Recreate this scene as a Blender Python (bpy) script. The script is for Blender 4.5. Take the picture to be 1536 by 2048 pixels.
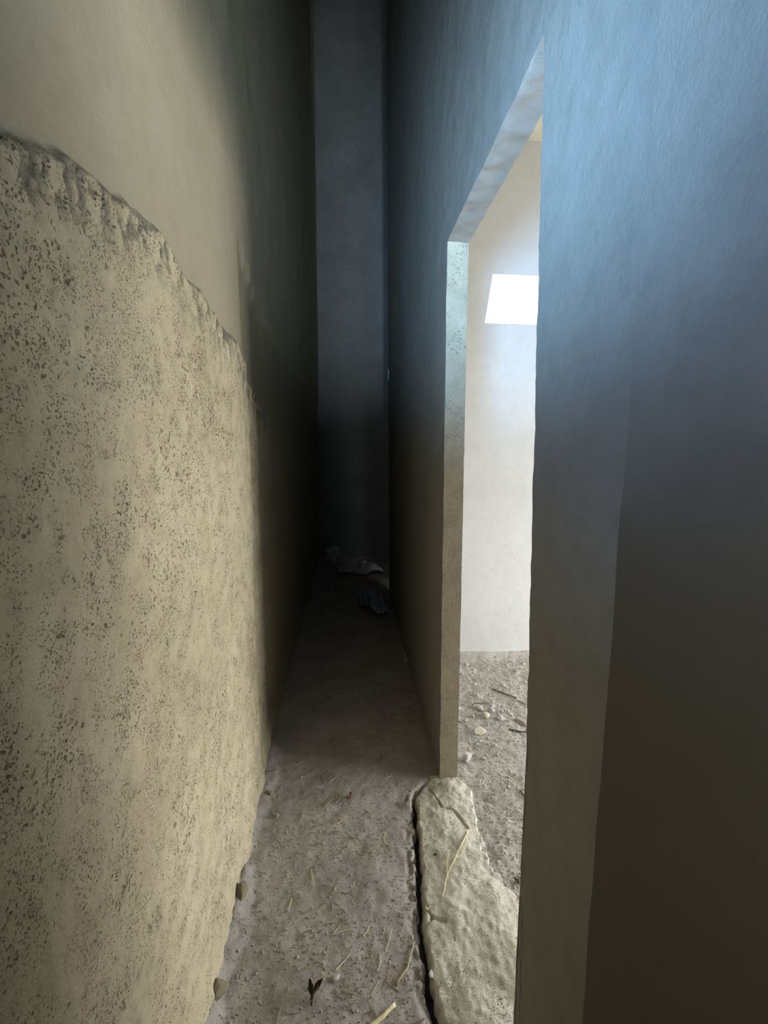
import bpy, bmesh, math, random
import numpy as np
from mathutils import Vector, Matrix

for o in list(bpy.data.objects): bpy.data.objects.remove(o)
S = bpy.context.scene
COL = S.collection

# ---------------------------------------------------------------- camera
F = 850.0
EYE = Vector((0, 0, 1.3))
yaw = math.atan(68 / F)
pitch = -math.atan(124 / F * math.cos(yaw))
fw = Vector((math.sin(yaw)*math.cos(pitch), math.cos(yaw)*math.cos(pitch), math.sin(pitch)))
r0 = Vector((math.cos(yaw), -math.sin(yaw), 0)); u0 = r0.cross(fw)
roll = 0.009
rr = r0*math.cos(roll) + u0*math.sin(roll); uu = -r0*math.sin(roll) + u0*math.cos(roll)
cd = bpy.data.cameras.new('camera'); cam = bpy.data.objects.new('camera', cd); COL.objects.link(cam)
cd.sensor_fit = 'VERTICAL'; cd.sensor_height = 36; cd.lens = 36*F/2048; cd.clip_start = 0.02
m = Matrix.Identity(4)
for i in range(3):
    m[i][0] = rr[i]; m[i][1] = uu[i]; m[i][2] = -fw[i]; m[i][3] = EYE[i]
cam.matrix_world = m
S.camera = cam

# ---------------------------------------------------------------- world, lights, exposure
S.view_settings.view_transform = 'Standard'; S.view_settings.look = 'None'
S.view_settings.gamma = 1; S.view_settings.use_curve_mapping = False
S.view_settings.exposure = 0.35
W = bpy.data.worlds.new('sky'); S.world = W; W.use_nodes = True
bg = W.node_tree.nodes['Background']; bg.inputs[0].default_value = (0.86, 0.94, 1.0, 1); bg.inputs[1].default_value = 5.0

def area(name, loc, target, sx, sy, power, col, spread=180):
    l = bpy.data.lights.new(name, 'AREA'); l.shape = 'RECTANGLE'; l.size = sx; l.size_y = sy
    l.energy = power; l.color = col; l.spread = math.radians(spread)
    o = bpy.data.objects.new(name, l); COL.objects.link(o); o.location = loc
    o.rotation_euler = (Vector(target)-Vector(loc)).to_track_quat('-Z', 'Y').to_euler()
    return o
def spot(name, loc, target, power, col, ang, blend=1.0, rad=0.05):
    l = bpy.data.lights.new(name, 'SPOT'); l.energy = power; l.color = col
    l.spot_size = math.radians(ang); l.spot_blend = blend; l.shadow_soft_size = rad
    o = bpy.data.objects.new(name, l); COL.objects.link(o); o.location = loc
    o.rotation_euler = (Vector(target)-Vector(loc)).to_track_quat('-Z', 'Y').to_euler()
    return o
# daylight coming in at the wide door opening in the room's far right side
area('door_daylight', (3.1, 1.32, .74), (0.0, 1.32, .70), 1.65, 1.25, 64, (1.0, 0.975, 0.93))
# window in the back wall
area('window_daylight', (1.08, 2.62, 2.2), (1.08, 1.0, 1.3), 0.5, 0.25, 6, (0.88, 0.95, 1.0))
# added blue spots, out of view, imitating lens-flare glow on lintel and near wall
spot('flare_fill_lintel', (-0.32, -0.25, 1.40), (0.34, 1.30, 2.0), 300, (0.29, 0.60, 1.0), 47, 1.0, .20)
spot('flare_fill_jamb', (-0.32, -0.12, 1.40), (0.34, 0.66, 1.58), 11, (0.09, 0.37, 1.0), 72, 1.0, .12)
# added dim spot behind the viewpoint, greying the deep end like haze
spot('haze_fill', (0.08, -1.45, 1.5), (-0.04, 5.1, 3.7), 300, (.66, .82, .93), 38, 1.0, .10)

# ---------------------------------------------------------------- noise
def _hash(ix, iy, iz, seed):
    n = (ix.astype(np.int64)*374761393 + iy.astype(np.int64)*668265263 + iz.astype(np.int64)*2147483647 + seed*1274126177) & 0xffffffff
    n = ((n ^ (n >> 13))*1274126177) & 0xffffffff
    n = ((n ^ (n >> 16))*2246822519) & 0xffffffff
    return ((n ^ (n >> 15)) & 0xffffff)/float(0xffffff)
def vnoise(p, s, seed=0):
    q = np.asarray(p, float)*s; i = np.floor(q); f = q-i; f = f*f*(3-2*f); r = 0
    for a in (0, 1):
        for b in (0, 1):
            for c in (0, 1):
                w = (f[..., 0] if a else 1-f[..., 0])*(f[..., 1] if b else 1-f[..., 1])*(f[..., 2] if c else 1-f[..., 2])
                r = r + w*_hash(i[..., 0]+a, i[..., 1]+b, i[..., 2]+c, seed)
    return r*2-1
def fbm(p, s, o=4, seed=0):
    r = 0; a = 1; t = 0
    for k in range(o):
        r = r + a*vnoise(p, s*2**k, seed+k*7); t += a; a *= .5
    return r/t
def ss(a, b, x):
    t = np.clip((x-a)/(b-a), 0, 1); return t*t*(3-2*t)

# ---------------------------------------------------------------- materials
def mat(name, base, dark=None, light=None, rough=.95, nscale=3, pit=None, pitcol=None, bump=.3, grain=120, attrs=False, low_shade=None, spec=.15, speck=None):
    M = bpy.data.materials.new(name); M.use_nodes = True; nt = M.node_tree; N = nt.nodes; L = nt.links
    b = N['Principled BSDF']; b.inputs['Roughness'].default_value = rough
    b.inputs['Specular IOR Level'].default_value = spec
    tc = N.new('ShaderNodeTexCoord'); co = tc.outputs['Object']
    def noise(s, d=6, r=.6, v=None):
        n = N.new('ShaderNodeTexNoise'); n.inputs['Scale'].default_value = s; n.inputs['Detail'].default_value = d
        n.inputs['Roughness'].default_value = r; L.new(v or co, n.inputs['Vector']); return n.outputs[0]
    def ramp(x, a, c, ca, cb):
        r = N.new('ShaderNodeValToRGB'); r.color_ramp.elements[0].position = a; r.color_ramp.elements[1].position = c
        r.color_ramp.elements[0].color = (*ca, 1); r.color_ramp.elements[1].color = (*cb, 1); L.new(x, r.inputs[0]); return r.outputs[0]
    def mix(f, a, c, mode='MIX'):
        m = N.new('ShaderNodeMix'); m.data_type = 'RGBA'; m.blend_type = mode
        if isinstance(f, float): m.inputs[0].default_value = f
        else: L.new(f, m.inputs[0])
        for k, v in ((6, a), (7, c)):
            if isinstance(v, tuple): m.inputs[k].default_value = (*v, 1)
            else: L.new(v, m.inputs[k])
        return m.outputs[2]
    B0 = (0, 0, 0); W1 = (1, 1, 1)
    dark = dark or tuple(x*.72 for x in base); light = light or tuple(min(1, x*1.2) for x in base)
    c = ramp(noise(nscale, 8, .62), .34, .66, dark, light)
    c = mix(.45, c, base)
    c = mix(ramp(noise(nscale*9, 8, .7), .45, .72, B0, (.55,)*3), c, dark)
    hsum = noise(grain, 4, .7)
    mulh = N.new('ShaderNodeMath'); mulh.operation = 'MULTIPLY'; mulh.inputs[1].default_value = .35; L.new(hsum, mulh.inputs[0]); h = mulh.outputs[0]
    n2 = noise(grain*.25, 6, .65); ad = N.new('ShaderNodeMath'); ad.operation = 'ADD'; L.new(h, ad.inputs[0]); L.new(n2, ad.inputs[1]); h = ad.outputs[0]
    if pit:
        for (ps, th, cov) in pit:
            wv = N.new('ShaderNodeTexNoise'); wv.inputs['Scale'].default_value = ps*1.3; L.new(co, wv.inputs['Vector'])
            mv = N.new('ShaderNodeMix'); mv.data_type = 'VECTOR'; mv.inputs[0].default_value = 1.2/ps
            va = N.new('ShaderNodeVectorMath'); va.operation = 'MULTIPLY_ADD'; L.new(wv.outputs['Color'], va.inputs[0])
            va.inputs[1].default_value = (1.4/ps,)*3; L.new(co, va.inputs[2])
            vo = N.new('ShaderNodeTexVoronoi'); vo.inputs['Scale'].default_value = ps; vo.inputs['Randomness'].default_value = 1
            L.new(va.outputs[0], vo.inputs['Vector'])
            msk = ramp(vo.outputs['Distance'], th*.55, th, W1, B0)
            pm = ramp(noise(ps*.09, 4, .6), cov, cov+.08, B0, W1)
            mm = N.new('ShaderNodeMath'); mm.operation = 'MULTIPLY'; L.new(msk, mm.inputs[0]); L.new(pm, mm.inputs[1])
            if attrs:
                at = N.new('ShaderNodeAttribute'); at.attribute_name = 'upper'; inv = N.new('ShaderNodeMath'); inv.operation = 'SUBTRACT'; inv.inputs[0].default_value = 1
                L.new(at.outputs['Fac'], inv.inputs[1]); m3 = N.new('ShaderNodeMath'); m3.operation = 'MULTIPLY'; L.new(mm.outputs[0], m3.inputs[0]); L.new(inv.outputs[0], m3.inputs[1]); mm = m3
            c = mix(mm.outputs[0], c, pitcol or tuple(x*.35 for x in base))
            sb = N.new('ShaderNodeMath'); sb.operation = 'MULTIPLY_ADD'; L.new(mm.outputs[0], sb.inputs[0]); sb.inputs[1].default_value = -1.0; L.new(h, sb.inputs[2]); h = sb.outputs[0]
    if speck:
        vo = N.new('ShaderNodeTexVoronoi'); vo.inputs['Scale'].default_value = speck[0]; L.new(co, vo.inputs['Vector'])
        c = mix(ramp(vo.outputs['Distance'], .12, .2, (.8,)*3, B0), c, speck[1])
    if low_shade:                                             # shade painted into the colour, darker towards the floor with a ragged top
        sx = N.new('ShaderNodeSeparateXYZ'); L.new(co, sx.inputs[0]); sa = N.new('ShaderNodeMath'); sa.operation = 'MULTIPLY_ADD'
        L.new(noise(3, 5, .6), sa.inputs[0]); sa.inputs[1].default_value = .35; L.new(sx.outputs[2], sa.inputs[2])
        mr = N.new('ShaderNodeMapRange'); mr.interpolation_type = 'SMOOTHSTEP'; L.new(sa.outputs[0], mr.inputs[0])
        mr.inputs[1].default_value = low_shade[1]+.17; mr.inputs[2].default_value = low_shade[0]+.17; mr.inputs[3].default_value = 0; mr.inputs[4].default_value = .9
        c = mix(mr.outputs[0], c, low_shade[2])
    if attrs:
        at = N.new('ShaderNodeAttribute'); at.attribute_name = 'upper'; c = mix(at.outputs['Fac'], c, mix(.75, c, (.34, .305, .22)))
        at = N.new('ShaderNodeAttribute'); at.attribute_name = 'flake'; c = mix(at.outputs['Fac'], c, (.17, .155, .12))
    L.new(c, b.inputs['Base Color'])
    bp = N.new('ShaderNodeBump'); bp.inputs['Strength'].default_value = bump; bp.inputs['Distance'].default_value = .004
    L.new(h, bp.inputs['Height']); L.new(bp.outputs[0], b.inputs['Normal'])
    return M

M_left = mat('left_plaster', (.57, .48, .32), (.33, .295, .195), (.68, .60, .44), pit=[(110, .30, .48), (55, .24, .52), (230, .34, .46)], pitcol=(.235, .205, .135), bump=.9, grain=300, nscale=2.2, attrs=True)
M_part = mat('partition_render', (.26, .245, .215), (.20, .188, .16), (.31, .295, .265), bump=.35, grain=200, nscale=2.0)
M_near = mat('near_shaded_render', (.26, .245, .215), (.20, .188, .16), (.31, .295, .265), bump=.35, grain=200, nscale=2.0, low_shade=(1.15, 1.5, (.12, .105, .08)))  # same render as the partition, shade painted into its lower part
M_end = mat('dark_end_render', (.24, .24, .24), bump=.3, grain=60)
M_jamb = mat('jamb_concrete', (.46, .40, .295), (.32, .275, .19), (.50, .44, .335), bump=.8, grain=200, nscale=14, pit=[(170, .3, .5)])
M_back = mat('room_plaster', (.67, .67, .66), (.60, .60, .59), (.72, .72, .715), bump=.4, grain=90, nscale=2.5, pit=[(60, .16, .58)], pitcol=(.45, .43, .40))
M_ceil = mat('ceiling_plaster', (.66, .64, .54), bump=.6, grain=40, nscale=4)
M_floor = mat('passage_dirt', (.45, .41, .385), (.29, .26, .235), (.57, .53, .49), bump=.9, grain=240, nscale=5, speck=(230, (.52, .49, .43)))
M_gravel = mat('room_gravel', (.52, .485, .44), (.36, .33, .30), (.64, .60, .56), bump=1, grain=200, nscale=8, speck=(160, (.62, .6, .55)))
M_sill = mat('sill_concrete', (.68, .635, .54), (.50, .46, .37), (.78, .74, .66), bump=.9, grain=180, nscale=10, pit=[(110, .22, .52), (240, .3, .5)], pitcol=(.15, .13, .10))
M_crumb = mat('crumb', (.47, .435, .39), bump=.5, grain=200, nscale=30)
M_crack = mat('dark_crack_fill', (.035, .03, .03), bump=1, grain=200, nscale=20)
M_stone = mat('pebble_grey', (.62, .60, .56), bump=.5, grain=200, nscale=30)
M_stone2 = mat('pebble_buff', (.68, .62, .52), bump=.5, grain=200, nscale=30)
M_stone3 = mat('pebble_pink', (.44, .375, .325), bump=.5, grain=200, nscale=30)
M_straw = mat('straw', (.80, .70, .44), bump=.2, grain=300, nscale=40)
M_straw2 = mat('old_straw', (.47, .40, .28), bump=.2, grain=300, nscale=40)
M_twig = mat('twig_bark', (.12, .095, .075), bump=.5, grain=300, nscale=40)
M_leaf = mat('dry_leaf', (.20, .15, .095), bump=.4, grain=200, nscale=30)
M_leafd = mat('dark_leaf', (.055, .06, .045), bump=.4, grain=200, nscale=30)
M_leafr = mat('red_leaf', (.30, .205, .14), bump=.4, grain=200, nscale=30)
M_rag = mat('plastic_scrap', (.55, .55, .58), bump=.2, grain=60, nscale=10, rough=.5, spec=.5)
M_blue = mat('blue_plastic', (.30, .38, .52), bump=.2, grain=60, nscale=10, rough=.5, spec=.5)
M_chip = mat('pale_chip', (.62, .62, .60), bump=.4, grain=200, nscale=20)

# ---------------------------------------------------------------- object helpers
def link(name, me, mt, parent=None, kind=None, label=None, cat=None, group=None, smooth=True):
    if mt: me.materials.append(mt)
    o = bpy.data.objects.new(name, me); COL.objects.link(o)
    if smooth:
        me.polygons.foreach_set('use_smooth', [True]*len(me.polygons))
    if parent: o.parent = parent
    tag(o, label, cat, group, kind); return o
def tag(o, label=None, cat=None, group=None, kind=None):
    if label: o['label'] = label
    if cat: o['category'] = cat
    if group: o['group'] = group
    if kind: o['kind'] = kind
def mesh(name, v, f):
    me = bpy.data.meshes.new(name); me.from_pydata([tuple(x) for x in v], [], [tuple(int(i) for i in x) for x in f]); me.update(); return me
class MB:
    def __init__(s): s.v = []; s.f = []; s.n = 0
    def add(s, v, f):
        v = np.asarray(v, float); s.v.append(v); s.f += [tuple(int(i)+s.n for i in q) for q in f]; s.n += len(v)
    def mesh(s, name): return mesh(name, np.concatenate(s.v), s.f)
def gridf(nu, nv, flip=False):
    i, j = np.meshgrid(np.arange(nu-1), np.arange(nv-1), indexing='ij'); a = (i*nv+j).ravel()
    q = np.stack([a, a+nv, a+nv+1, a+1], 1)
    return q[:, ::-1] if flip else q
def lin(a, b, step): return np.linspace(a, b, max(2, int(round((b-a)/step))+1))
def noisy_box(mb, x, y, z, step=.02, amp=.003, sc=12, seed=1, shear=0.0, sy=None, edge=None):
    """a box whose six faces are subdivided and slightly uneven; shear leans it in x with height"""
    X = lin(*x, step); Y = lin(*y, sy or step); Z = lin(*z, step)
    def put(P, flip, n):
        s = P.shape; f = gridf(s[0], s[1], flip); p = P.reshape(-1, 3).copy()
        q = p.copy()
        for k in range(3): q[:, k] += amp*fbm(p, sc, 3, seed+k*31)
        if edge is not None: q = edge(p, q)
        q[:, 0] -= shear*p[:, 2]
        mb.add(q, f)
    A, B = np.meshgrid(Y, Z, indexing='ij')
    for k, xx in enumerate(x): put(np.stack([np.full_like(A, xx), A, B], -1), k == 0, 0)
    A, B = np.meshgrid(X, Z, indexing='ij')
    for k, yy in enumerate(y): put(np.stack([A, np.full_like(A, yy), B], -1), k == 1, 1)
    A, B = np.meshgrid(X, Y, indexing='ij')
    for k, zz in enumerate(z): put(np.stack([A, B, np.full_like(A, zz)], -1), k == 0, 2)

CEIL = 2.98
TALL = 7.2; END = 5.15
# ---------------------------------------------------------------- left wall: thick worn plaster below a chipped edge
def seg(py, pz, a, b):
    a = np.array(a); b = np.array(b); d = b-a; t = np.clip(((py-a[0])*d[0]+(pz-a[1])*d[1])/(d@d), 0, 1)
    return np.hypot(py-a[0]-t*d[0], pz-a[1]-t*d[1])
def left_x(Yg, Zg, attr=False):
    P = np.stack([Yg, Zg, Yg*0], -1)
    line = np.interp(Yg, [0.3, .5, .57, .67, .82, .93, 1.13, 1.41, 1.6, 1.8, 2.2, 4], [1.56, 1.62, 1.655, 1.68, 1.70, 1.70, 1.665, 1.635, 1.57, 1.49, 1.45, 1.44])
    d = line + .022*fbm(P, 9, 4, 5) + .008*fbm(P, 50, 2, 55) - Zg
    fd = ss(2.3, 1.7, Yg)
    lo = ss(-.004, .012, d)                                  # 1 on the worn lower coat
    x = -.366 + .018*lo*fd + .004*(1-fd)
    x += .004*fbm(P, 6, 3, 11) + lo*.0022*fbm(P, 45, 3, 17)
    Q = np.stack([Yg*2.2, Zg, Yg*0], -1)
    band = fd*lo*np.maximum(ss(.13, .03, d)*ss(.02, .22, fbm(Q, 34, 4, 23)+.02), .9*ss(.022, .006, d))   # plaster flaked away under the edge
    x -= .005*band
    pits = ss(.42, .62, fbm(P, 38, 2, 29)); x -= lo*.004*pits
    x += lo*(.0012*fbm(P, 13, 4, 31)+.0016*fbm(P, 85, 2, 33))
    for a, b in (((.945, 1.528), (.99, 1.478)), ((.99, 1.478), (1.045, 1.552)), ((.585, 1.50), (.592, 1.53)), ((1.35, 1.505), (1.352, 1.52))):
        x -= .006*ss(.006, .001, seg(Yg, Zg, a, b))
    x -= .016*ss(1.52, 1.57, Yg+.012*fbm(P, 7, 2, 41))*ss(0, .02, line-Zg+.4)   # beyond the doorway the coat is thinner
    x += .03*ss(.12, 0, Zg+.03*fbm(P, 9, 3, 43))*(.6+.4*fbm(P, 14, 3, 47))            # rubble fillet at the foot
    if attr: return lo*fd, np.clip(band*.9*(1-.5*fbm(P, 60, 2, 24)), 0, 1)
    return x
def left_wall():
    mb = MB()
    Y = np.concatenate([lin(-1.6, .2, .04)[:-1], lin(.2, 2.2, .0055)[:-1], lin(2.2, END, .03)])
    Z = np.concatenate([lin(-.05, 1.2, .0075)[:-1], lin(1.2, 1.8, .0050)[:-1], lin(1.8, CEIL, .03)[:-1], lin(CEIL, TALL, .15)])
    A, B = np.meshgrid(Y, Z, indexing='ij')
    P = np.stack([left_x(A, B), A, B], -1)
    f = gridf(len(Y), len(Z))
    # added unseen slot behind the viewpoint for the blue spots: leave its faces out
    ci = (f[:, 0]); py = P.reshape(-1, 3)[ci]
    keep = ~((py[:, 1] > -.42) & (py[:, 1] < -.02) & (py[:, 2] > 1.22) & (py[:, 2] < 1.6))
    mb.add(P.reshape(-1, 3), f[keep])
    for (z0, z1, y0, y1) in ((-.05, 1.2, -1.6, END), (1.65, TALL, -1.6, END), (1.2, 1.65, -1.6, -.45), (1.2, 1.65, .02, END)):
        noisy_box(mb, (-.62, -.40), (y0, y1), (z0, z1), .2, 0)
    lo, bd = left_x(A, B, True); me = mb.mesh('wall_left'); n = len(me.vertices); k = lo.size
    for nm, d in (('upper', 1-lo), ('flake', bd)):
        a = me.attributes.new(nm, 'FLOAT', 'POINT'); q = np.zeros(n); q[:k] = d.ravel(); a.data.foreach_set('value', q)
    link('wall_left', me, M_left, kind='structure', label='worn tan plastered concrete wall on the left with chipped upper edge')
left_wall()

# ---------------------------------------------------------------- partition on the right with the door opening
SH = .015
T = .072
def chip(p, q):
    e = .004*fbm(p, 55, 3, 77)
    q[:, 1] += np.where((np.abs(p[:, 1]-NJ) < 1e-4), e + .045*(p[:, 2]-1.0), 0)
    q[:, 2] += np.where(np.abs(p[:, 2]-LZ) < 1e-4, .006*fbm(p, 30, 3, 78), 0)
    return q
NJ = .742; LZ = 1.985
mb = MB()
noisy_box(mb, (.352, .352+T), (.49, NJ), (-.1, TALL), .012, .0016, 20, 3, SH, edge=chip)
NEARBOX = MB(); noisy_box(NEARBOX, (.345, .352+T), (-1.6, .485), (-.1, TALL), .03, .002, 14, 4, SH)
noisy_box(mb, (.352, .352+T), (NJ-.05, 1.501), (LZ, TALL), .012, .0016, 20, 3, SH, edge=chip)
link('wall_right', mb.mesh('wall_right'), M_part, kind='structure', label='dim grey plastered partition above and right of the door opening')
link('wall_right', NEARBOX.mesh('wall_right_near'), M_near, kind='structure', label='stretch of wall closest on the right with shade painted on its lower part')
mb = MB()
noisy_box(mb, (.352, .352+T), (1.501, 3.70), (-.1, TALL), .012, .0016, 20, 3, SH, sy=.02)
far = link('wall_right', mb.mesh('wall_right_far'), M_part, kind='structure', label='thin partition standing beyond the door opening with a tan end face')
far.data.materials.append(M_jamb)
for p in far.data.polygons:
    if abs(p.normal.y) > .8 and p.center.y < 1.53: p.material_index = 1
for za, zb, w in ((.98, 1.28, .005), (1.30, 1.52, .007), (1.88, 1.985, .014)):       # pale plaster showing where the far arris is knocked off
    mb = MB(); Z = lin(za, zb, .02); t = np.sin(np.linspace(.15, 3.0, len(Z))); w_ = w*t*(1+.4*fbm(np.stack([Z*0, Z*0, Z], -1), 40, 2, 3))
    xf = .352-SH*Z-.0035
    A = np.stack([xf, 3.69-w_*3, Z], 1); B = np.stack([xf-.002, 3.705+0*Z, Z], 1); D = np.stack([xf+w_, 3.705+0*Z, Z], 1); n = len(Z)
    mb.add(np.concatenate([A, B, D]), [(i, i+1, i+1+n, i+n) for i in range(n-1)]+[(i+n, i+1+n, i+1+2*n, i+2*n) for i in range(n-1)]+[(i+2*n, i+1+2*n, i+1, i) for i in range(n-1)])
    link('chip', mb.mesh('chip'), M_chip, parent=far)
mb = MB()
noisy_box(mb, (.50, .60), (3.5, END), (-.1, TALL), .1, .003, 6, 10)
link('wall_right', mb.mesh('wall_right_deep'), M_end, kind='structure', label='set-back wall in the dark past the end of the partition')
mb = MB(); noisy_box(mb, (-.6, .62), (END-.05, END+.1), (-.1, TALL), .1, .003, 6, 10)
link('wall_end', mb.mesh('wall_end'), M_end, kind='structure', label='end wall closing the dark passage')
mb = MB()
for xr, zr in (((-.6, -.1), (-.1, TALL)), ((.1, 3.4), (-.1, TALL)), ((-.1, .1), (-.1, 1.4)), ((-.1, .1), (1.6, TALL))): noisy_box(mb, xr, (-1.75, -1.6), zr, .1, .003, 6, 10)  # small gap is an added, unseen hole for the dim spot
link('wall_behind', mb.mesh('wall_behind'), M_part, kind='structure', label='wall behind the viewpoint')

# ---------------------------------------------------------------- room beyond the door opening
BY = 2.515
def winwarp(p, q):
    q[:, 2] += 0; return q
mb = MB()
wx0, wx1, wz0, wz1 = .79, 1.42, 2.028, 2.290
def wl(p, q):                              # left side of the opening leans
    s = np.abs(p[:, 0]-wx0) < 1e-4
    q[:, 0] += np.where(s, .017*((p[:, 2]-2.16)/.13), 0)*np.clip(1-np.abs(p[:, 2]-2.16)/.135, 0, 1)**0
    return q
noisy_box(mb, (.42, wx0), (BY, BY+.16), (wz0, wz1), .02, .0015, 12, 12, edge=wl)
noisy_box(mb, (.42, 3.2), (BY, BY+.16), (-.1, wz0), .02, .0015, 12, 12)
noisy_box(mb, (.42, 3.2), (BY, BY+.16), (wz1, CEIL), .03, .0015, 12, 12)
noisy_box(mb, (wx1, 3.2), (BY, BY+.16), (wz0, wz1), .03, .0015, 12, 12)
link('wall_back', mb.mesh('wall_back'), M_back, kind='structure', label='pale plastered wall of the bright room with a high window')
mb = MB()
noisy_box(mb, (3.15, 3.3), (2.2, BY), (-.1, CEIL), .1, .003, 6, 13)
noisy_box(mb, (3.15, 3.3), (-1.6, .4), (-.1, CEIL), .1, .003, 6, 13)
noisy_box(mb, (3.15, 3.3), (.4, 2.2), (1.45, CEIL), .1, .003, 6, 13)
link('wall_far_right', mb.mesh('wall_far_right'), M_back, kind='structure', label='room wall with the outer door opening')
def winframe():
    mb = MB()
    for (x, z) in (((wx0-.02, wx1), (wz0-.03, wz0-.001)), ((wx0+.02, wx1), (wz1+.001, wz1+.03))):
        pass
    noisy_box(mb, (wx0, wx1), (BY+.10, BY+.15), (wz0-.004, wz0+.004), .05, .0)
    link('window_1', mb.mesh('window_1'), M_back, kind='structure', label='small high window opening glaring white')
winframe()
mb = MB(); noisy_box(mb, (.40, 3.3), (-1.7, BY+.1), (CEIL, CEIL+.15), .035, .006, 7, 15)
link('ceiling', mb.mesh('ceiling'), M_ceil, kind='structure', label='rough cream ceiling of the bright room')
mb = MB(); noisy_box(mb, (-.6, .62), (-1.7, END+.1), (TALL, TALL+.15), .1, .004, 7, 15)
noisy_box(mb, (.352, .62), (2.6, 2.7), (-.1, TALL), .1, .003, 7, 15)
link('ceiling', mb.mesh('ceiling_passage'), M_end, kind='structure', label='dark ceiling of the narrow passage')

# ---------------------------------------------------------------- floors and the broken sill
def crack_x(y):
    y = np.asarray(y, float)
    P = np.stack([y, y*0, y*0], -1)
    return np.interp(y, [.3, .78, .85, .93, 1.0, 1.1, 1.25, 1.36, 1.43, 1.5], [.17, .20, .185, .192, .192, .205, .222, .228, .238, .30]) + .004*fbm(P, 30, 3, 61)
def floor_z(X, Y):
    P = np.stack([X, Y, X*0], -1)
    z = .006*fbm(P, 5, 3, 71) + .0035*fbm(P, 28, 3, 73)
    z += (.016+.012*fbm(P, 20, 3, 76))*ss(.06, 0, X+.345+.04*fbm(P, 9, 3, 75))*ss(2.3, 1.6, Y)
    z += .02*ss(.06, 0, X+.355+.02*fbm(P, 8, 3, 75))*ss(1.6, 2.3, Y)
    d = crack_x(Y)-X
    wv = .003+.018*(fbm(P, 16, 3, 79)) + .006*fbm(P, 90, 2, 80)
    z -= .05*ss(.010, .0, d-wv)*ss(1.50, 1.42, Y)
    z += .006*fbm(P, 12, 2, 78)*ss(.09, .02, d)*ss(1.56, 1.48, Y)
    z -= .022*ss(.02, .25, fbm(P, 50, 3, 82))*ss(.045, .005, d)*ss(1.5, 1.44, Y)
    return z
def sill_z(X, Y):
    P = np.stack([X, Y, X*0], -1)
    right = np.interp(Y, [.3, .75, .9, .99, 1.05, 1.10, 1.2, 1.28, 1.36, 1.44, 1.5, 1.54], [.56, .56, .54, .51, .49, .455, .445, .45, .455, .47, .44, .40]) + .022*fbm(P, 14, 4, 81)
    d = np.minimum(X-crack_x(Y)-.007, right-X)
    d = np.minimum(d, 1.53-Y)
    wl = ss(-.006, .010, d+.012*fbm(P, 26, 4, 83))
    z = -.055 + .060*wl + .010*ss(.0, .1, d)
    z += .010*fbm(P, 7, 3, 85)*wl + .0050*fbm(P, 24, 3, 87)*wl + .002*fbm(P, 70, 2, 88)*wl
    # cracks across the sill and a loose chunk beside the long crack
    for a, b in (((.30, 1.46), (.33, 1.36)), ((.33, 1.36), (.37, 1.345)), ((.37, 1.345), (.40, 1.27)), ((.205, 1.06), (.225, 1.0)), ((.225, 1.0), (.20, .975)), ((.225, 1.0), (.26, .985))):
        z -= .010*ss(.0045, .001, seg(X, Y, a, b)+.003*fbm(P, 60, 2, 89))
    return z
def hf(name, x, y, step, fn, mt, label, ys=None):
    X = lin(*x, step); Y = ys if ys is not None else lin(*y, step)
    A, B = np.meshgrid(X, Y, indexing='ij'); Z = fn(A, B)
    top = np.stack([A, B, Z], -1).reshape(-1, 3); n = len(top)
    mb = MB(); mb.add(top, gridf(len(X), len(Y)))
    # solid underside
    v = [(x0, y0, -.09) for x0 in x for y0 in (Y[0], Y[-1])]
    mb.add(v, [(0, 1, 3, 2)])
    return link(name, mb.mesh(name), mt, kind='structure', label=label)
ys = np.concatenate([lin(-1.6, .6, .04)[:-1], lin(.6, 2.2, .005)[:-1], lin(2.2, END, .025)])
hf('floor', (-.37, .36), None, .005, floor_z, M_floor, 'dusty dirt floor of the narrow passage littered with crumbs and straw', ys)
hf('trim_1', (.15, .62), (.25, 1.56), .0035, sill_z, M_sill, 'rough broken concrete sill across the doorway')
def room_z(X, Y):
    P = np.stack([X, Y, X*0], -1)
    z = -.010 + .008*fbm(P, 4, 3, 91) + .005*fbm(P, 22, 3, 93) + .0025*fbm(P, 70, 2, 95)
    z += .035*ss(2.44, 2.51, Y+.03*fbm(P, 6, 3, 97))
    return z
hf('floor', (.33, 1.6), (.4, 2.54), .007, room_z, M_gravel, 'gravelly dirt floor of the bright room beyond the doorway')
mb = MB(); noisy_box(mb, (1.6, 6.0), (-1.7, 2.6), (-.12, -.005), .2, .004, 5, 2); noisy_box(mb, (.345, 1.6), (-1.7, .42), (-.12, -.005), .1, .004, 5, 2)
noisy_box(mb, (.22, .345), (.3, 1.5), (-.12, -.075), .1, .0, 5, 2)
link('floor', mb.mesh('floor_outer'), M_gravel, kind='structure', label='dirt floor of the room out of sight to the right')
mb = MB(); noisy_box(mb, (.355, .60), (2.75, END), (-.12, -.004), .1, .003, 5, 2)
link('floor', mb.mesh('floor_recess'), M_floor, kind='structure', label='dirt floor of the dark recess past the partition')
# near-black strip along the bottom of the long crack
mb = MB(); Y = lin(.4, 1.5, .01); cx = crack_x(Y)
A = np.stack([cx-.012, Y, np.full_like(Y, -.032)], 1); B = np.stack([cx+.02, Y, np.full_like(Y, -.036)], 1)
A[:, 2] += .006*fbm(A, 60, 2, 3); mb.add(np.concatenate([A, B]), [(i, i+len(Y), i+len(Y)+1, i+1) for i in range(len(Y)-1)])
link('dark_crack_fill', mb.mesh('crack_fill'), M_crack, kind='stuff', label='near-black strip down in the long crack beside the sill')

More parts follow.
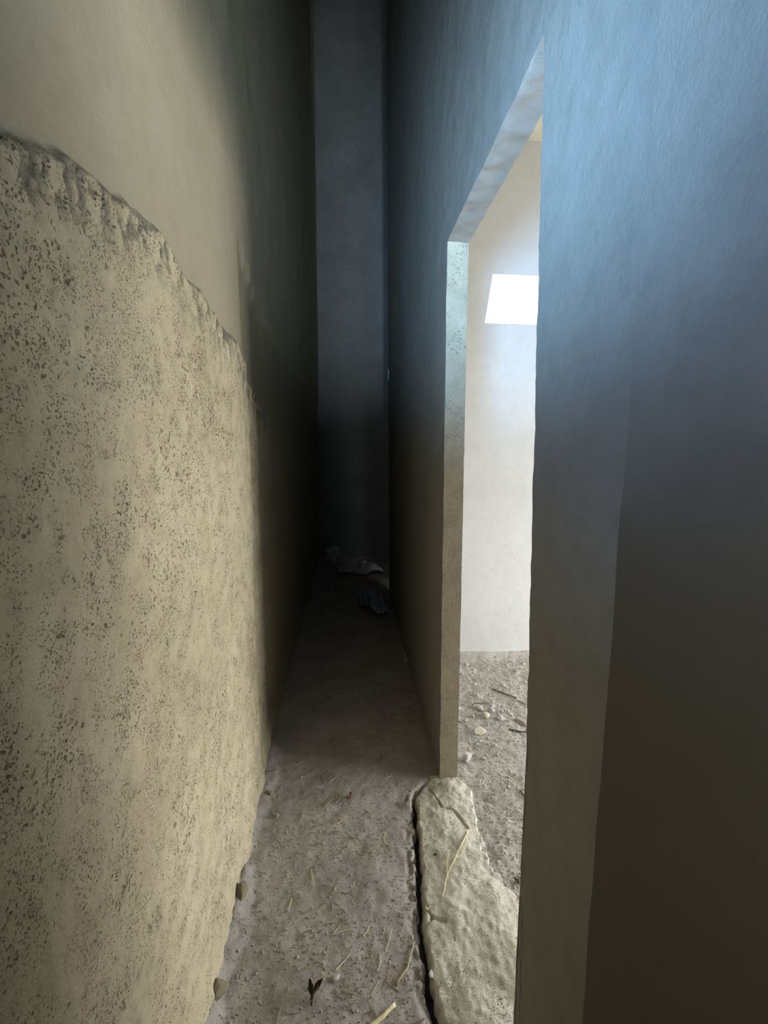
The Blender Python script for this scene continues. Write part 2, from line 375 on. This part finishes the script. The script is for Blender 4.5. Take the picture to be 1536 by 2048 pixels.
def zat(x, y):
    a = np.array([[float(x)]]); b = np.array([[float(y)]])
    c = [float(sill_z(a, b)[0, 0])]
    if x < .345: c.append(float(floor_z(a, b)[0, 0]))
    if x > .33: c.append(float(room_z(a, b)[0, 0]))
    return max(c)

# ---------------------------------------------------------------- loose things
def stone_mesh(name, seed, flat=.6, sub=2):
    bm = bmesh.new(); bmesh.ops.create_icosphere(bm, subdivisions=sub, radius=1)
    p = np.array([v.co[:] for v in bm.verts]); r = np.random.RandomState(seed)
    n = 1+.28*fbm(p+seed*3.1, 1.3, 3, seed)
    for k in range(11):
        d = r.normal(size=3); d /= np.linalg.norm(d); h = .50+.25*r.rand()
        t = (p*n[:, None])@d; ov = np.maximum(0, t-h); p = p-(ov/n)[:, None]*d
    p = p*n[:, None]*np.array([1, .75, flat])
    for v, q in zip(bm.verts, p): v.co = q
    me = bpy.data.meshes.new(name); bm.to_mesh(me); bm.free(); return me
def stone(x, y, s, mt, label, cat='stone', group=None, seed=1, flat=.6, rz=0, name='stone', me=None, sub=2, sink=.3):
    fresh = me is None
    me = me or stone_mesh(name, seed, flat, sub)
    if fresh: me.materials.append(mt)
    o = bpy.data.objects.new(name, me); COL.objects.link(o)
    
    o.scale = (s, s, s); o.location = (x, y, zat(x, y)+s*flat*sink*1.5); o.rotation_euler = (0, 0, rz)
    tag(o, label, cat, group); return o
def tube(mb, pts, rad, n=6):
    pts = [Vector(p) for p in pts]; rings = []
    for i, p in enumerate(pts):
        t = (pts[min(i+1, len(pts)-1)]-pts[max(i-1, 0)]).normalized()
        a = t.cross(Vector((0, 0, 1)));  a = a.normalized() if a.length > .01 else Vector((1, 0, 0)); b = t.cross(a)
        r = rad[i] if isinstance(rad, (list, tuple)) else rad
        rings.append([p+(a*math.cos(k*6.2832/n)+b*math.sin(k*6.2832/n))*r for k in range(n)])
    v = [q[:] for R in rings for q in R]; f = []
    for i in range(len(pts)-1):
        for k in range(n): f.append((i*n+k, i*n+(k+1) % n, (i+1)*n+(k+1) % n, (i+1)*n+k))
    f.append(tuple(range(n))[::-1]); f.append(tuple((len(pts)-1)*n+k for k in range(n)))
    mb.add(v, f)
def on(pts, lift): return [(x, y, zat(x, y)+lift+(dz if False else 0)) for x, y in pts]
def subdiv(pts, k, jit=0, rnd=random.Random(3)):
    out = []
    for a, b in zip(pts[:-1], pts[1:]):
        for i in range(k):
            t = i/k; out.append((a[0]+(b[0]-a[0])*t+rnd.uniform(-jit, jit), a[1]+(b[1]-a[1])*t+rnd.uniform(-jit, jit)))
    return out+[pts[-1]]
def stick(name, pts, r, mt, label, cat, group=None, k=5, jit=.0008, lift=None, taper=.5, n=6, branch=None):
    mb = MB(); q = subdiv(pts, k, jit); P = on(q, (lift if lift is not None else r*.8))
    # smooth the heights so that the stick bridges the bumps
    z = [p[2] for p in P]; base = [max(z[max(0, i-2):i+3]) for i in range(len(z))]
    P = [(p[0], p[1], b) for p, b in zip(P, base)]
    c = Vector(P[0]); L = [Vector(p)-c for p in P]
    tube(mb, L, [r*(1-taper*i/(len(P)-1)) for i in range(len(P))], n)
    o = link(name, mb.mesh(name), mt, label=label, cat=cat, group=group); o.location = c
    if branch:
        for bp, br in branch:
            mb = MB(); q = subdiv(bp, k, jit); B = [Vector(p)-c for p in on(q, br+.0035)]
            tube(mb, B, [br*(1-taper*i/(len(B)-1)) for i in range(len(B))], n); link('side_stem', mb.mesh('side_stem'), mt, parent=o)
    return o
def leaf_mesh(name, L, Wd, curl, seed, thick=.0012):
    r = random.Random(seed); mb = MB(); nu, nv = 9, 6; top = []
    for i in range(nu):
        t = i/(nu-1); w = Wd*math.sin(math.pi*min(1, t*.92+.05))**.8*(1+.15*r.uniform(-1, 1))
        for j in range(nv):
            s = j/(nv-1)*2-1
            top.append((L*(t-.5), w*s*.5, curl*(s*s*.5+(t-.5)**2*1.2)*Wd+.05*Wd*math.sin(t*20+s*5+seed)))
    top = np.array(top); bot = top-np.array([0, 0, thick])
    f = gridf(nu, nv, True); mb.add(top, f[:, ::-1]); mb.add(bot, f)
    # close the rim
    idx = [i*nv for i in range(nu)]+[(nu-1)*nv+j for j in range(1, nv)]+[i*nv+nv-1 for i in range(nu-2, -1, -1)]+[j for j in range(nv-2, 0, -1)]
    N = nu*nv
    mb.f += [(idx[k], idx[(k+1) % len(idx)], idx[(k+1) % len(idx)]+N, idx[k]+N) for k in range(len(idx))]
    return mb.mesh(name)
def leaf(x, y, L, Wd, rz, mt, label, curl=.5, seed=1, name='leaf', tilt=0, stem=True):
    me = leaf_mesh(name, L, Wd, curl, seed); o = link(name, me, mt, label=label, cat='leaf')
    o.location = (x, y, zat(x, y)+.003+abs(math.sin(tilt))*Wd*.4); o.rotation_euler = (tilt, 0, rz)
    if stem:
        mb = MB(); tube(mb, [(-L*.5, 0, curl*.3*Wd), (-L*.62, 0, .001), (-L*.75, L*.03, .001)], [.0009, .0008, .0006], 5)
        link('leaf_stem', mb.mesh('leaf_stem'), mt, parent=o)
    return o

# on the bright room's floor
stone(.606, 1.791, .040, M_stone2, 'broad flat pale stone lying mid way on the room floor', seed=4, flat=.32, rz=.3)
stone(.500, 1.620, .027, M_stone, 'small upright grey stone just past the end of the partition', seed=5, flat=.9, rz=.8)
stone(.672, 1.905, .034, M_stone2, 'buff stone in front of the bright stone in the stone cluster', seed=6, flat=.5, rz=1.2)
stone(.715, 1.945, .022, M_chip, 'bright whitish stone at the middle of the stone cluster', seed=7, flat=.8, rz=.2)
stone(.66, 1.97, .034, M_stone, 'flat grey stone at the back of the stone cluster', seed=8, flat=.4, rz=2.2)
stone(.735, 1.875, .027, M_stone, 'grey angular stone at the right of the stone cluster', seed=18, flat=.5, rz=2.9)
stone(.545, 1.985, .022, M_stone2, 'buff stone near the partition at the left of the room floor', seed=9, flat=.6, rz=2.2)
stone(.825, 1.850, .040, M_stone3, 'pinkish flat stone against the near jamb side of the room floor', seed=10, flat=.30, rz=2.2)
stone(.795, 1.935, .015, M_chip, 'small white stone behind the pinkish flat stone', seed=19, flat=.7, rz=1.0)
stick('twig', [(.785, 2.143), (.835, 2.09), (.88, 2.05), (.90, 2.00), (.945, 1.965)], .0030, M_twig, 'longest dark twig, bent, lying towards the back of the room floor', 'twig')
stick('twig', [(.745, 1.79), (.80, 1.765), (.87, 1.765)], .0040, M_twig, 'short thick dark twig in front of the pinkish flat stone', 'twig')
stick('twig', [(.655, 1.435), (.664, 1.40), (.675, 1.35)], .0022, M_twig, 'thin straight dark twig slanting close to the near jamb', 'twig')
stick('twig', [(.62, 2.00), (.66, 2.025), (.72, 2.01)], .0026, M_twig, 'small crooked twig behind the stone cluster', 'twig')
stick('twig', [(.50, 1.90), (.535, 1.875), (.56, 1.83)], .0020, M_twig, 'thin twig near the end of the partition', 'twig')
leaf(.497, 1.035, .034, .018, .5, M_leafr, 'reddish dry leaf curled against the sill by the near jamb', seed=3)
leaf(.505, 1.09, .022, .012, 1.9, M_leaf, 'small brown leaf scrap behind the reddish leaf', seed=5)
# on the sill
stick('straw_stalk', [(.398, 1.252), (.345, 1.18), (.292, 1.110), (.262, 1.04)], .0023, M_straw, 'forked yellow straw stalk lying across the broken sill', 'straw', branch=[([(.292, 1.11), (.30, 1.15), (.318, 1.19)], .0017)])
stone(.272, 1.185, .0062, M_leafd, 'tiny black pebble on the sill left of the straw', seed=12, name='pebble', flat=.8)
stone(.2165, 1.03, .0125, M_straw, 'pale yellowish pebble wedged beside the long crack', seed=13, name='pebble', flat=.6, rz=1.4)
stone(.200, .872, .014, M_stone, 'grey lump sitting in the widest part of the long crack', seed=14, name='stone', flat=.7, rz=1.4)
# on the passage floor
stone(.115, .885, .052, M_stone3, 'pinkish brown flagstone sunk in the passage floor beside the long crack', 'stone', seed=21, flat=.16, sink=-.35, rz=.4)
stone(.170, .955, .022, M_stone3, 'small pinkish slab just above the sunken flagstone', 'stone', seed=22, flat=.2, sink=-.3, rz=1.1)
stone(-.038, .884, .014, M_stone, 'pale tilted stone chip casting a dark shadow near the dark leaf tuft', seed=23, flat=.5, rz=.2)
stone(-.263, 1.373, .012, M_stone3, 'rounded pinkish stone close to the foot of the left wall', seed=24, flat=.8, rz=.2)
stone(-.318, 1.10, .030, M_left, 'tan plaster lump fallen at the foot of the left wall', 'plaster lump', seed=25, flat=.7, sink=-.05, rz=1.3, name='plaster_lump')
stone(-.322, .875, .034, M_left, 'tan plaster lump nearest the viewer at the foot of the left wall', 'plaster lump', seed=26, flat=.6, sink=-.05, rz=.5, name='plaster_lump')
stone(-.306, 1.47, .020, M_left, 'small plaster lump at the shadow edge by the left wall', 'plaster lump', seed=27, flat=.6, sink=-.05, rz=.5, name='plaster_lump')
leaf(-.013, 1.428, .034, .020, 1.4, M_leafr, 'reddish brown leaf standing on edge at the start of the shadow', curl=.9, seed=7, tilt=.9)
# a tuft of dark wilted leaves
t = bpy.data.objects.new('leaf_tuft', None); COL.objects.link(t); t.location = (-.095, .845, zat(-.095, .845)+.002)
tag(t, 'dark tuft of wilted leaves on the passage floor', 'leaves')
for k, (a, L) in enumerate(((.75, .036), (1.0, .030), (1.75, .030), (1.45, .018), (2.3, .016), (4.6, .014), (.55, .022))):
    me = leaf_mesh('leaf', L, L*.30, .7, 40+k); o = link('leaf', me, M_leafd if k not in (1, 6) else M_leaf, parent=t)
    o.location = (math.cos(a)*L*.5, math.sin(a)*L*.5, .014); o.rotation_euler = (.5*math.sin(k*2), -.3, a)
mb = MB(); tube(mb, [(0, -.012, 0), (.002, 0, .004), (.008, .016, .012)], [.0015, .002, .0008], 5); link('stalk', mb.mesh('stalk'), M_leafd, parent=t)
stick('stick', [(.037, .783), (.070, .80), (.102, .822)], .0050, M_straw, 'thick cut yellow stick lying at the bottom of the passage floor', 'stick', taper=.15, n=8)
stick('stick', [(.108, .86), (.14, .89), (.165, .945)], .0032, M_straw2, 'grey brown stick leaning beside the pinkish flagstone', 'stick', taper=.3)

rnd = random.Random(11)
def scatter(n, x, y, fn, mind=.012):
    pts = []; t = 0
    while len(pts) < n and t < n*60:
        t += 1; p = (rnd.uniform(*x), rnd.uniform(*y))
        if fn(*p) and all((p[0]-q[0])**2+(p[1]-q[1])**2 > mind**2 for q in pts): pts.append(p)
    return pts
# straw and stem scraps, each an object of its own
proto = []
for k in range(8):
    mb = MB(); L = .012+.010*(k % 4); c = rnd.uniform(-.25, .25)
    tube(mb, [(L*(i/5-.5), c*L*math.sin(i/5*3.14), .0012) for i in range(6)], [.0010-.00008*i for i in range(6)], 5)
    me = mb.mesh('straw_scrap'); me.materials.append(M_straw if k % 3 == 0 else (M_straw2 if k % 3 == 1 else M_leaf)); proto.append(me)
for i, (x, y) in enumerate(scatter(130, (-.30, .19), (.76, 1.55), lambda x, y: x < float(crack_x(y))-.02 and rnd.random() < .25+.75*math.exp(-((x+.05)/.14)**2))):
    o = bpy.data.objects.new('straw_scrap', proto[i % 8]); COL.objects.link(o); sc = rnd.uniform(.6, 1.35)
    o.location = (x, y, zat(x, y)+.0008); o.rotation_euler = (rnd.uniform(-.2, .2), rnd.uniform(-.15, .15), rnd.uniform(0, 6.28)); o.scale = (sc, sc, sc)
    tag(o, 'short straw or stem scrap scattered on the dusty passage floor', 'straw', 'straw scraps on the passage floor')
for i, (x, y) in enumerate(scatter(22, (-.26, .25), (1.6, 2.5), lambda x, y: True, .05)):
    o = bpy.data.objects.new('straw_scrap', proto[i % 8]); COL.objects.link(o)
    o.location = (x, y, zat(x, y)+.0008); o.rotation_euler = (0, 0, rnd.uniform(0, 6.28)); o.scale = (1.4,)*3
    tag(o, 'straw scrap lying in the shadowed part of the passage floor', 'straw', 'straw scraps in the shadow')
# pebbles of the room floor
pm = []
for k in range(9):
    me = stone_mesh('pebble', 50+k, .6, 1); me.materials.append((M_stone, M_stone2, M_chip)[k % 3]); pm.append(me)
def visible_room(x, y): return y < 2.46 and x > .44 and x < .40+.52*y*1.0 and (x > .5 or y > 1.6)
for i, (x, y) in enumerate(scatter(210, (.45, 1.2), (1.05, 2.45), visible_room, .016)):
    s_ = rnd.choice((.0045, .006, .007, .009, .012)) * (1.25 if y > 1.7 else .9)
    o = bpy.data.objects.new('pebble', pm[i % 9]); COL.objects.link(o); o.scale = (s_,)*3
    o.location = (x, y, zat(x, y)+s_*.2); o.rotation_euler = (0, 0, rnd.uniform(0, 6.28))
    tag(o, 'small pebble strewn on the gravelly floor of the bright room', 'pebble', 'pebbles on the room floor')
for i, (x, y) in enumerate(scatter(60, (-.31, .18), (.76, 1.56), lambda x, y: x < float(crack_x(y))-.02, .02)):
    s_ = rnd.choice((.0025, .003, .004, .0055))
    o = bpy.data.objects.new('pebble', pm[i % 9]); COL.objects.link(o); o.scale = (s_,)*3
    o.location = (x, y, zat(x, y)+s_*.3); o.rotation_euler = (0, 0, rnd.uniform(0, 6.28))
    tag(o, 'tiny pebble among the straw scraps on the passage floor', 'pebble', 'pebbles on the passage floor')
# crumbs too small to count
def crumbs(name, n, x, y, fn, smin, smax, mt, label, mode):
    rs = np.random.RandomState(5); X = rs.uniform(*x, n*3); Y = rs.uniform(*y, n*3); k = fn(X, Y); X = X[k][:n]; Y = Y[k][:n]; n = len(X)
    if mode == 'floor': Z = floor_z(X, Y)
    elif mode == 'room': Z = room_z(X, Y)
    else: Z = sill_z(X, Y)
    s = smin+(smax-smin)*rs.rand(n)**3
    base = np.array([(1, 0, 0), (-.5, .87, 0), (-.5, -.87, 0), (0, 0, .9), (.2, .1, -.8)])
    r = base[None]*s[:, None, None]*(.6+.8*rs.rand(n, 5, 3)); a = rs.rand(n)*6.28; c, d = np.cos(a), np.sin(a)
    V = np.stack([r[..., 0]*c[:, None]-r[..., 1]*d[:, None], r[..., 0]*d[:, None]+r[..., 1]*c[:, None], r[..., 2]], -1)
    V += np.stack([X, Y, Z+s*.3], -1)[:, None]
    f0 = np.array([(0, 1, 3), (1, 2, 3), (2, 0, 3), (1, 0, 4), (2, 1, 4), (0, 2, 4)])
    Fc = (f0[None]+(np.arange(n)*5)[:, None, None]).reshape(-1, 3)
    o = link(name, mesh(name, V.reshape(-1, 3).tolist(), Fc.tolist()), mt, kind='stuff', label=label, smooth=False)
crumbs('fine_gravel', 15000, (.42, 1.35), (1.0, 2.48), lambda X, Y: X < .45+.6*Y, .0014, .0055, M_stone, 'fine gravel and grit covering the floor of the bright room', 'room')
crumbs('dust_crumbs', 9000, (-.33, .24), (.74, 2.1), lambda X, Y: (X < crack_x(Y)-.015) & (np.random.RandomState(8).rand(len(Y)) < 1.5-.62*Y), .0006, .0034, M_crumb, 'fine crumbs and chaff dusting the passage floor', 'floor')
crumbs('sill_grit', 1200, (.2, .5), (.7, 1.5), lambda X, Y: (X > crack_x(Y)+.01) & (X < .45), .0005, .0022, M_sill, 'grit on the broken sill', 'sill')

# ---------------------------------------------------------------- far end of the dark passage
def crumple(name, w, h, amp, mt, seed, label, cat, loc, rot, ext=.004):
    nu, nv = 26, 20; u, v = np.meshgrid(np.linspace(-.5, .5, nu), np.linspace(-.5, .5, nv), indexing='ij')
    P = np.stack([u*3, v*3, u*0+seed], -1)
    rad = 1+.25*vnoise(np.stack([np.sign(u), np.sign(v), u*0], -1), 1, seed)
    X = u*w*rad+.1*w*fbm(P, 1.2, 3, seed+1); Y = v*h*rad+.1*h*fbm(P, 1.2, 3, seed+2)
    Z = amp*np.abs(fbm(P, .9, 3, seed+3))*2.2+amp*.3*fbm(P, 3, 2, seed+4)
    top = np.stack([X, Y, Z], -1).reshape(-1, 3); bot = top*np.array([.97, .97, 1])-np.array([0, 0, ext])
    mb = MB(); f = gridf(nu, nv); mb.add(top, f); mb.add(bot, f[:, ::-1])
    idx = [i*nv for i in range(nu)]+[(nu-1)*nv+j for j in range(1, nv)]+[i*nv+nv-1 for i in range(nu-2, -1, -1)]+[j for j in range(nv-2, 0, -1)]
    N = nu*nv; mb.f += [(idx[k]+N, idx[(k+1) % len(idx)]+N, idx[(k+1) % len(idx)], idx[k]) for k in range(len(idx))]
    o = link(name, mb.mesh(name), mt, label=label, cat=cat); o.location = loc; o.rotation_euler = rot; return o
crumple('plastic_sheet', .48, .30, .09, M_rag, 2, 'crumpled pale plastic sheet on the floor at the dark end of the passage', 'plastic sheet', (.02, 4.45, .02), (0, 0, .2))
crumple('plastic_scrap', .18, .26, .10, M_rag, 5, 'small torn pale scrap leaning by the left wall at the dark end', 'scrap', (-.20, 4.95, .05), (.5, 0, -.3))
crumple('blue_bag', .16, .42, .10, M_blue, 9, 'dull bluish plastic bag slumped against the partition in the dark', 'bag', (.17, 3.35, .05), (0, -.15, .1))
stick('stick', [(-.20, 3.80), (-.185, 3.9), (-.165, 4.02)], .006, M_straw, 'thin pale stick lying in front of the pale plastic sheet', 'stick')
